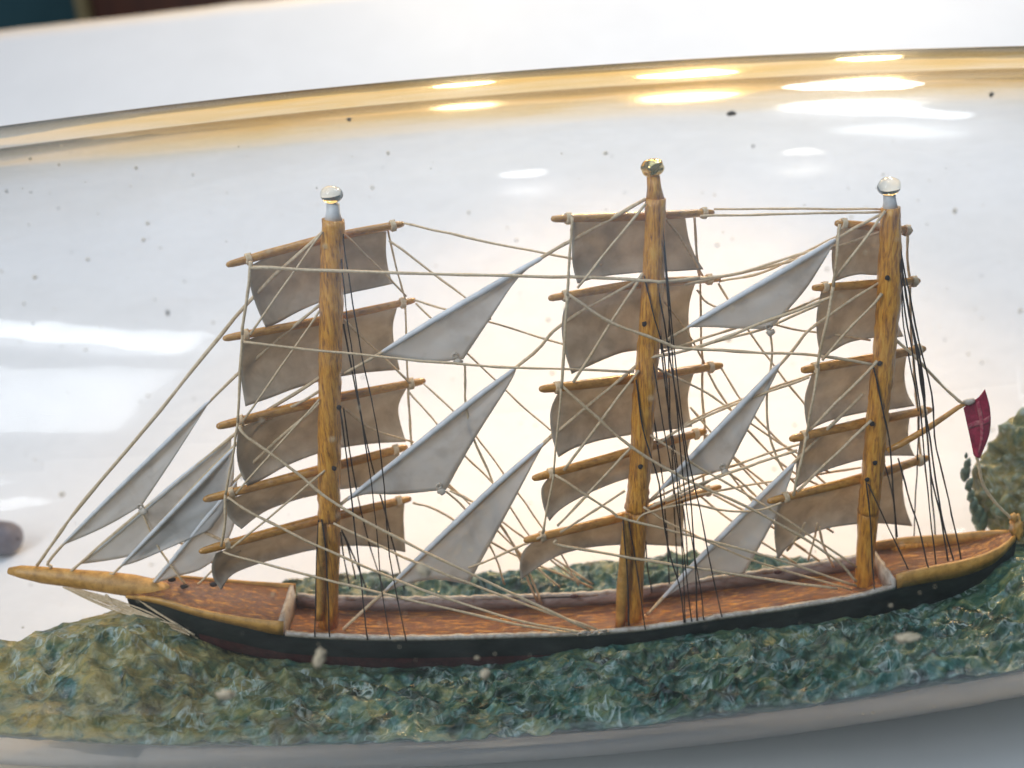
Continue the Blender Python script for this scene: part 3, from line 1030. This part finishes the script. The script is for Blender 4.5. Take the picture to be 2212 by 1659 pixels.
def thread(name, pts, m=M_THREAD, r=TB, seg=6, label=None):
    bm = bmesh.new()
    P = spline([at(*p) for p in pts], seg)
    if len(P) == 2:
        P = [P[0].lerp(P[1], t / 8) for t in range(9)]
    s = random.random() * 50
    P = [p + .022 * noise.noise_vector(p * 1.3 + Vector((s, 0, 0))) if 0 < i < len(P) - 1 else p for i, p in enumerate(P)]
    r *= random.uniform(.85, 1.15) * (1.14 if m is M_THREAD else .92)
    add_tube(bm, P, [r * (1 + .22 * noise.noise(p * 3.1)) for p in P], 6, .16)
    part(name, bm, m, label=label)


NY_, FY = -.62, .95                                      # depth of the near and far yard arms
# fore stays to the bowsprit and between the masts
for pts, r in (
    ([(80, 1222, 0), (167, 1100, 0), (350, 882, 0), (537, 652, 0), (695, 505, -.05)], .036),
    ([(110, 1228, 0), (133, 1180, 0), (460, 860, 0), (560, 768, 0), (695, 655, -.05)], .034),
    ([(160, 1240, 0), (174, 1216, 0), (505, 940, 0), (695, 812, -.05)], .032),
    ([(238, 1240, 0), (262, 1222, 0), (510, 960, 0), (690, 845, -.05)], .032),
    ([(326, 1265, 0), (345, 1242, 0), (515, 1032, 0), (690, 870, -.05)], .032),
    ([(744, 806, -.02), (818, 765, 0), (1180, 551, 0), (1230, 522, 0), (1395, 430, 0)], .034),
    ([(738, 1088, -.02), (745, 1084, 0), (1120, 790, 0), (1212, 702, 0), (1388, 598, 0)], .036),
    ([(740, 1362, -.1), (830, 1279, 0), (1183, 950, 0), (1194, 940, 0), (1376, 790, 0)], .034),
    ([(1432, 738, 0), (1487, 706, 0), (1810, 514, 0), (1915, 455, 0)], .032),
    ([(1400, 1085, 0), (1422, 1063, 0), (1690, 780, 0), (1762, 702, 0), (1900, 610, 0)], .032),
    ([(1404, 1322, -.1), (1428, 1296, 0), (1720, 995, 0), (1865, 850, 0)], .03),
):
    thread('stay_line', pts, M_THREAD, r)
# vertical lines down the near yard arms
for mn, xs in (('fore', [(541, 565), (523, 722), (514, 912), (487, 1068), (478, 1180)]), ('main', [(1236, 470), (1225, 638), (1212, 838), (1196, 1022), (1172, 1152)]), ('mizzen', [(1814, 484), (1800, 618), (1766, 794), (1742, 940), (1714, 1070)])):
    for (x0, y0), (x1, y1) in zip(xs, xs[1:]):
        bow = 4 if mn == 'fore' else 3
        thread('sheet_line', [(x0, y0, NY_ * (.8 if mn == 'mizzen' else 1)), ((x0 + x1) / 2 + bow * random.uniform(-.3, 1), (y0 + y1) / 2, NY_ - .03), (x1, y1, NY_ * (.8 if mn == 'mizzen' else 1) - .02)], M_THREAD, .026)
# and down the far yard arms
for xs in ([(838, 498), (876, 648), (882, 840), (890, 965)], [(1500, 470), (1513, 608), (1518, 800), (1523, 930), (1520, 1060)], [(1960, 502), (1966, 612), (1972, 762), (1985, 895), (1990, 1000)]):
    for (x0, y0), (x1, y1) in zip(xs, xs[1:]):
        thread('sheet_line', [(x0, y0, FY), ((x0 + x1) / 2 - 2, (y0 + y1) / 2, FY), (x1, y1, FY)], M_THREAD, .024)
# lifts: from the mast down to the near yard arm
for pts in (
    [(697, 500, -.2), (540, 722, NY_)], [(690, 672, -.2), (523, 912, NY_)], [(690, 862, -.2), (510, 1066, NY_)], [(702, 1016, -.24), (500, 1184, NY_)],
    [(1395, 440, -.2), (1247, 622, NY_)], [(1388, 590, -.2), (1238, 826, NY_)], [(1380, 800, -.2), (1218, 1016, NY_)], [(1364, 966, -.24), (1204, 1136, NY_)],
    [(1912, 456, -.18), (1806, 600, -.5)], [(1905, 634, -.22), (1776, 778, -.5)], [(1895, 780, -.22), (1748, 930, -.5)], [(1882, 908, -.25), (1722, 1062, -.5)],
    [(1700, 1200 - 10, .2), (1740, 1128, .2)],
):
    thread('lift_line', pts, M_THREAD, .025)
# lifts to the far yard arms
for pts in ([(742, 505, .1), (800, 560, .5), (878, 640, FY)], [(742, 690, .1), (800, 745, .5), (890, 830, FY)], [(740, 880, .1), (800, 925, .5), (893, 955, FY)],
            [(1436, 470, .1), (1480, 530, .5), (1520, 600, FY)], [(1425, 640, .1), (1480, 710, .5), (1525, 792, FY)]):
    thread('lift_line', pts, M_THREAD, .022)
# braces on our side
for pts in (
    [(541, 578, NY_), (700, 585, -.45), (960, 593, -.35), (1230, 598, -.3), (1400, 606, -.22), (1432, 609, -.2), (1510, 600, .2)],
    [(524, 738, NY_), (740, 762, -.45), (985, 786, -.4), (1120, 793, -.35), (1370, 803, -.23)],
    [(519, 918, NY_), (535, 944, -.7), (640, 1020, -.7), (740, 1098, -.75), (1000, 1232, -.8), (1275, 1362, -.82)],
    [(491, 1074, NY_), (545, 1108, -.7), (690, 1180, -.72), (880, 1262, -.78), (1100, 1335, -.82), (1262, 1368, -.83)],
    [(482, 1192, NY_), (600, 1226, -.7), (860, 1290, -.75), (1080, 1340, -.8), (1255, 1372, -.84)],
    [(1228, 636, NY_), (1317, 694, -.5), (1430, 738, -.42), (1475, 752, -.4), (1608, 761, -.35), (1761, 767, -.3), (1884, 787, -.22)],
    [(1212, 832, NY_), (1280, 893, -.6), (1358, 962, -.55), (1475, 1032, -.5), (1640, 1108, -.5), (1800, 1205, -.45), (1850, 1256, -.4)],
    [(1199, 1026, NY_), (1322, 1106, -.62), (1345, 1119, -.6), (1500, 1160, -.55), (1660, 1203, -.5), (1850, 1266, -.4)],
    [(1200, 1166, NY_), (1216, 1178, -.6), (1406, 1212, -.6), (1650, 1250, -.55), (1808, 1272, -.45)],
    [(1800, 640, -.5), (1640, 700, -.35), (1500, 752, -.3), (1404, 772, -.2)],
):
    thread('brace_line', pts, M_THREAD, .027)
# braces from the far yard arms and the pairs that lead forward from the mizzen
for pts in (
    [(872, 482, FY), (1000, 511, .6), (1174, 546, .4), (1300, 572, .35)],
    [(896, 648, FY), (970, 670, .75), (1057, 695, .6), (1214, 743, .5), (1300, 770, .45)],
    [(884, 848, FY), (940, 912, .8), (1004, 985, .75), (1067, 1047, .7), (1170, 1190, .7), (1260, 1262, .7)],
    [(880, 972, FY), (968, 1050, .8), (1024, 1086, .8), (1130, 1160, .75), (1280, 1262, .75)],
    [(892, 1086, FY), (944, 1103, .8), (1100, 1192, .75), (1280, 1270, .75)],
    [(1542, 452, FY), (1700, 451, .5), (1908, 452, .1)], [(1512, 467, .6), (1700, 462, .3), (1908, 458, 0)],
    [(1553, 608, FY), (1640, 590, .8), (1715, 556, .5), (1815, 508, .3)], [(1480, 615, .5), (1600, 588, .3), (1720, 552, .2), (1812, 530, .1)],
    [(1505, 626, FY), (1541, 662, .8), (1688, 704, .5), (1758, 716, .4), (1880, 735, .3)],
    [(1475, 756, .2), (1635, 715, .1), (1708, 686, -.1), (1775, 655, -.4)], [(1430, 760, .1), (1600, 705, .2), (1708, 670, .3), (1785, 636, .5)],
    [(1420, 960, .1), (1491, 916, .2), (1620, 862, .1), (1748, 815, -.4)], [(1430, 955, .2), (1500, 905, .4), (1640, 848, .4), (1790, 796, .6)],
    [(1400, 1098, -.1), (1525, 1040, -.1), (1640, 1000, -.2), (1722, 972, -.4)], [(1400, 1085, .1), (1525, 1026, .2), (1718, 962, .3), (1790, 944, .5)],
    [(1376, 1126, -.3), (1400, 1108, -.3), (1485, 1090, -.3), (1570, 1104, -.32), (1640, 1102, -.4), (1688, 1086, -.5)],
    [(1400, 1110, .2), (1480, 1078, .3), (1590, 1052, .4), (1700, 1036, .5), (1860, 1010, .5)],
    [(1530, 805, FY), (1555, 850, .8), (1615, 930, .7), (1700, 1010, .5), (1790, 1060, .5)],
    [(1526, 940, FY), (1600, 1000, .8), (1680, 1066, .7), (1800, 1150, .6)],
    [(1540, 1068, FY), (1640, 1120, .8), (1740, 1190, .75)],
    [(1491, 880, .9), (1560, 962, .7), (1640, 1050, .5), (1700, 1110, .3)],
    [(840, 520, .8), (1000, 640, .8), (1060, 690, .8)],
    [(898, 655, FY), (985, 740, .85), (1100, 850, .8), (1190, 930, .75)], [(914, 828, FY), (1010, 920, .85), (1100, 1040, .8), (1200, 1180, .75), (1250, 1264, .75)],
    [(884, 975, FY), (1000, 1075, .85), (1140, 1210, .8), (1210, 1268, .75)],
    [(1552, 612, FY), (1600, 690, .85), (1680, 800, .7), (1760, 900, .6)], [(1558, 795, FY), (1612, 880, .85), (1690, 960, .7), (1800, 1060, .6)],
    [(1520, 938, FY), (1590, 1040, .85), (1700, 1160, .75), (1770, 1212, .75)], [(1430, 610, .1), (1560, 596, .3), (1700, 566, .4), (1905, 500, .15)],
    [(1500, 1062, .9), (1600, 1140, .8), (1720, 1218, .75)], [(1410, 790, .1), (1520, 845, .4), (1650, 935, .4), (1790, 1020, .4)],
    [(1405, 940, -.2), (1520, 1015, -.25), (1660, 1098, -.3), (1850, 1225, -.3)], [(720, 1130, -.3), (900, 1215, -.5), (1120, 1300, -.7), (1290, 1360, -.84)],
    [(1390, 1095, -.25), (1480, 1148, -.35), (1640, 1215, -.4), (1840, 1274, -.4)], [(1210, 1150, -.6), (1260, 1118, -.4), (1350, 1060, -.25)],
):
    thread('brace_line', pts, M_THREAD, .023)
# staysail sheets
for pts in (
    [(1003, 785, 0), (1004, 830, .02), (1005, 872, .05), (1024, 948, .1), (1067, 1047, .2), (1090, 1110, .3)],
    [(964, 1062, 0), (1005, 1100, .2), (1060, 1180, .4), (1090, 1262, .55)],
    [(972, 1060, 0), (1060, 1112, .3), (1130, 1210, .6), (1170, 1304, .68)],
    [(1065, 1110, .1), (1110, 1180, .4), (1160, 1300, .68)],
    [(1664, 716, 0), (1668, 760, .05), (1657, 850, .1), (1662, 940, .15), (1690, 1010, .2), (1722, 1050, .3)],
    [(1572, 1020, 0), (1600, 1040, .1), (1640, 1080, .3), (1660, 1110, .4)],
    [(1012, 1226, 0), (1060, 1208, -.05), (1130, 1176, -.3), (1172, 1158, -.55)],
    [(1562, 1024, -.02), (1490, 1062, -.05), (1440, 1082, -.1)],
    [(305, 1098, 0), (340, 1180, 0), (400, 1262, -.1)], [(430, 1145, 0), (470, 1162, 0), (520, 1180, .1)],
    [(372, 1165, .1), (430, 1192, .2), (460, 1216, .3)], [(428, 1262, -.2), (470, 1222, -.1), (520, 1190, 0)],
    [(1746, 1210, .55), (1760, 1160, .4), (1765, 1130, .3)], [(1800, 1225, .5), (1780, 1180, .4), (1770, 1140, .3)],
):
    thread('sheet_line', pts, M_THREAD, .024)
# black shrouds, near side then far side
for pts in (
    [(742, 505, -.1), (747, 553, -.15), (781, 766, -.4), (808, 886, -.5), (826, 1010, -.6), (842, 1200, -.75), (878, 1388, -.86)],
    [(738, 560, -.12), (752, 700, -.3), (780, 900, -.45), (808, 1090, -.6), (824, 1270, -.75), (843, 1380, -.86)],
    [(734, 880, -.18), (752, 1010, -.4), (780, 1260, -.7), (794, 1382, -.86)],
    [(688, 1124, -.22), (684, 1180, -.3), (682, 1290, -.6), (680, 1376, -.85)], [(694, 1122, -.24), (705, 1190, -.35), (708, 1290, -.6), (712, 1376, -.85)],
    [(1391, 596, -.15), (1410, 670, -.3), (1434, 770, -.35), (1447, 920, -.45), (1467, 1080, -.6), (1480, 1344, -.86)],
    [(1428, 470, -.1), (1440, 603, -.2), (1462, 890, -.4), (1486, 1119, -.6), (1510, 1250, -.75), (1520, 1338, -.86)],
    [(1430, 460, -.1), (1445, 640, -.2), (1476, 930, -.4), (1512, 1103, -.6), (1537, 1230, -.75), (1559, 1332, -.86)],
    [(1374, 820, -.2), (1388, 920, -.3), (1405, 980, -.4), (1424, 1046, -.5), (1442, 1180, -.65), (1467, 1262, -.75), (1478, 1345, -.86)],
    [(1346, 1122, -.3), (1353, 1215, -.5), (1357, 1300, -.7), (1359, 1352, -.86)], [(1358, 1122, -.3), (1378, 1246, -.6), (1394, 1360, -.86)],
    [(1932, 470, -.1), (1946, 560, -.15), (1964, 680, -.25), (1990, 790, -.35), (2001, 920, -.45), (2012, 1030, -.5), (2030, 1110, -.6), (2048, 1212, -.66)],
    [(1934, 465, -.1), (1952, 570, -.15), (1978, 704, -.25), (2012, 850, -.35), (2024, 970, -.45), (2050, 1082, -.55), (2076, 1208, -.62)],
    [(1886, 790, -.2), (1905, 880, -.3), (1920, 950, -.35), (1930, 1060, -.5), (1938, 1160, -.6)],
    [(1871, 1040, -.24), (1880, 1130, -.45), (1886, 1225, -.6), (1890, 1290, -.8)], [(1875, 1045, -.24), (1920, 1140, -.5), (1962, 1230, -.75)],
    [(1418, 600, -.15), (1452, 800, -.35), (1484, 1010, -.5), (1500, 1180, -.68), (1506, 1340, -.86)], [(1408, 770, -.2), (1440, 960, -.4), (1470, 1140, -.6), (1494, 1342, -.86)],
    [(1936, 500, -.1), (1958, 640, -.2), (1984, 790, -.35), (2008, 950, -.45), (2034, 1110, -.6), (2060, 1210, -.64)],
    [(1934, 480, -.1), (1950, 640, -.22), (1972, 770, -.32), (1990, 900, -.42), (2004, 1060, -.55), (2022, 1218, -.68)],
    [(1940, 990, -.2), (1960, 1062, -.3), (1985, 1140, -.5), (2008, 1234, -.7)],
):
    thread('shroud_line', pts, M_BLACK, TK, 4)
for pts in (
    [(742, 880, .1), (770, 1060, .4), (800, 1180, .6), (830, 1276, .8)], [(742, 700, .1), (790, 950, .4), (838, 1130, .6), (874, 1276, .82)],
    [(736, 1150, .1), (742, 1200, .4), (756, 1272, .8)], [(738, 1146, .1), (760, 1190, .4), (793, 1276, .8)], [(738, 1146, .1), (752, 1180, .3), (768, 1250, .7)],
    [(1434, 553, .1), (1445, 640, .3), (1446, 860, .5), (1456, 1080, .65), (1462, 1210, .75), (1466, 1264, .82)],
    [(1412, 900, .1), (1430, 1030, .4), (1440, 1160, .6), (1446, 1264, .82)],
    [(1392, 1150, .1), (1400, 1230, .5), (1408, 1280, .75)], [(1425, 700, .1), (1440, 860, .3), (1478, 1110, .6), (1486, 1258, .8)],
    [(1948, 560, .1), (1952, 704, .3), (1966, 780, .4), (1983, 880, .5), (1983, 960, .55), (1977, 1090, .65), (1974, 1165, .72)],
    [(1950, 590, .1), (1972, 710, .3), (1986, 775, .4), (2000, 910, .5), (2012, 1045, .6), (2020, 1160, .7)],
    [(1905, 985, .15), (1930, 1080, .4), (1936, 1170, .7)],
):
    thread('shroud_line', pts, M_BLACK, .019, 4)
# bobstays: a fan of threads from under the bowsprit to the bow
for i in range(7):
    t = i / 6
    thread('bobstay_line', [(lerp(136, 168, t), lerp(1268, 1272, t), -.1), (lerp(245, 300, t), lerp(1318, 1314, t), -.32), (lerp(385, 428, t), lerp(1350, 1380, t), -.62)], M_THREAD, .017)
for pts in ([(228, 1284, -.2), (262, 1312, -.3), (340, 1345, -.52), (410, 1372, -.66)], [(300, 1295, -.25), (350, 1330, -.45), (420, 1372, -.66)]):
    thread('bobstay_line', pts, M_THREAD, .022)
# tangled knot of brace ends on the near rail
bm = bmesh.new()
for i in range(9):
    c = at(1262 + random.uniform(-22, 46), 1366 + random.uniform(-6, 8), -.88)
    add_tube(bm, [c + Vector((random.uniform(-.14, .14), random.uniform(-.03, .02), random.uniform(-.05, .05))) for _ in range(3)], .022, 5)
o = part('rail_knot', bm, M_GLUE, label='tangle of thread ends glued to the near rail')
o['kind'] = 'stuff'

# gaff and flag
bm = bmesh.new()
gp = [at(1916, 974, -.1), at(1945, 960, -.08), at(2000, 928, -.05), at(2070, 880, 0), at(2090, 870, 0)]
add_tube(bm, gp, [.06, .075, .07, .055, .035], 10, .05)
part('gaff', bm, M_YARD)
thread('gaff_halyard', [(1928, 728, -.05), (1990, 785, -.02), (2040, 838, 0), (2080, 872, 0)], M_THREAD, .034)
thread('flag_halyard', [(2108, 980, -.03), (2112, 1000, -.02), (2124, 1048, 0), (2150, 1085, 0), (2188, 1124, 0)], M_THREAD, .03)
fl_left = [(2082, 882), (2089, 914), (2097, 950), (2104, 984)]
fl_right = [(2128, 841), (2139, 885), (2138, 935), (2117, 990)]
fl_top = [(2082, 882), (2096, 868), (2113, 860), (2128, 841)]
fl_bot = [(2104, 984), (2108, 987), (2112, 989), (2117, 990)]


def flag_pt(u, v, off=0):
    q = coons(fl_top, fl_bot, fl_left, fl_right, u, v)
    return at(q.x, q.y, -.06 + .07 * sin(u * 4.2 + v * 2.2) - off)


bm = bmesh.new()
sheet(bm, flag_pt, 10, 16, .012)
flag = part('flag', bm, M_FLAG, label='small drooping red flag with a pale cross')
bm = bmesh.new()
sheet(bm, lambda u, v: flag_pt(lerp(.02, .98, u), lerp(.36, .46, v) + .05 * u, .016), 10, 3, .004)
sheet(bm, lambda u, v: flag_pt(lerp(.52, .68, u), lerp(.08, .9, v), .02), 3, 12, .004)
part('cross', bm, M_CROSS, flag)
bm = bmesh.new()
add_blob(bm, at(2094, 868, -.06), .11, 3, .5, 2, (1.3, .6, .7), 2.5)
part('flag_knot', bm, M_GLUE, flag)

# ---------------------------------------------------------------- dust on the glass


def on_glass(px, py, r_off=0.02, back=False):
    d = (fw + RT * ((px - PW / 2) / F) + UP * ((PH / 2 - py) / F)).normalized()
    t = 10.0
    inside = False
    while t < 34:
        p = CAM + d * t
        g = hypot(p.y, p.z - ZC(p.x)) - (RO_(p.x) + r_off)
        if g < 0 and not back:
            return p
        if g < 0:
            inside = True
        if inside and g >= 0:
            return p
        t += .02
    return None


FLECKS = [
    ((690, 1422), .17, 'pale elongated fleck on the glass in front of the black hull under the foremast', (.6, .3, 1.25), .4),
    ((1048, 1456), .10, 'small round pale fleck on the glass just under the hull waterline amidships', (.9, .4, 1.1), 0),
    ((1960, 1378), .16, 'pale oblong fleck lying flat on the glass over the green sea at the stern', (1.35, .4, .6), 0),
    ((915, 1232), .13, 'pale fleck on the glass in front of the lowest staysail between fore and main mast', (.8, .35, 1.2), -.5),
    ((487, 1501), .12, 'tan fleck on the glass in front of the green sea below the bow', (1.5, .4, .9), 0),
]
for (px, py), r, lab, sc, rot in FLECKS:
    p = on_glass(px, py)
    if not p:
        continue
    bm = bmesh.new()
    add_blob(bm, (0, 0, 0), r * .8, px, .8, 3, sc, 2.6)
    bm.transform(Matrix.Translation(p) @ Matrix.Rotation(rot, 4, 'Y'))
    tag(new_obj('dust_fleck', bm, M_DUST), lab, 'dust fleck', 'flecks of dust on the bottle')
GRIT = [
    ((1580, 245), .085, 'dark crescent of grit on the glass above and right of the main mast', (1.2, .4, .7)),
    ((362, 675), .06, 'dark sliver of grit on the glass beside the pale window reflection', (.6, .4, 1.2)),
    ((2142, 204), .06, 'dark round speck of grit under the gold edge near the upper corner', (1, .4, 1)),
    ((754, 258), .05, 'dark speck of grit at the lower edge of the gold band above the foremast', (1.2, .4, .9)),
]
for (px, py), r, lab, sc in GRIT:
    p = on_glass(px, py)
    if not p:
        continue
    bm = bmesh.new()
    add_blob(bm, p, r * .62, px, .9, 3, sc, 2.4)
    tag(new_obj('grit_speck', bm, M_SOOT), lab, 'grit speck', 'specks of grit on the bottle')
for dark in (0, 1):
    bm = bmesh.new()
    for i in range(130 if dark else 420):
        px, py = random.uniform(0, 2212), random.uniform(300, 1560)
        p = on_glass(px, py, 0.015, random.random() < .35)
        if p:
            r = .010 + (.012 if dark else .02) * random.random() ** 4
            add_blob(bm, p, r, i, .6, 1, (random.uniform(.6, 1.8), .6, random.uniform(.6, 1.6)), 2)
    tag(new_obj('dust', bm, M_SOOT if dark else M_DUST), ('fine dark grit' if dark else 'fine pale dust') + ' scattered over the bottle glass', kind='stuff')

# rounded grey dowel end behind the bottle at the picture's edge
c = at_z(20, 1138, TABLE_Z + 1.0)
bm = bmesh.new()
R0 = .56
prof = [(-9, R0), (-.5, R0), (-.15, R0 * .95), (.05, R0 * .8), (.16, R0 * .5), (.2, R0 * .1)]
add_grid(bm, [[(x, r * cos(2 * pi * k / 24), r * sin(2 * pi * k / 24)) for k in range(24)] for x, r in prof], True)
bm.transform(Matrix.Translation((c.x, c.y, TABLE_Z + R0 + .01)) @ Matrix.Rotation(radians(-14), 4, 'Z'))
bmesh.ops.recalc_face_normals(bm, faces=bm.faces[:])
tag(new_obj('wooden_dowel', bm, M_GREY), 'rounded end of a grey wooden dowel lying behind the bottle', 'dowel')
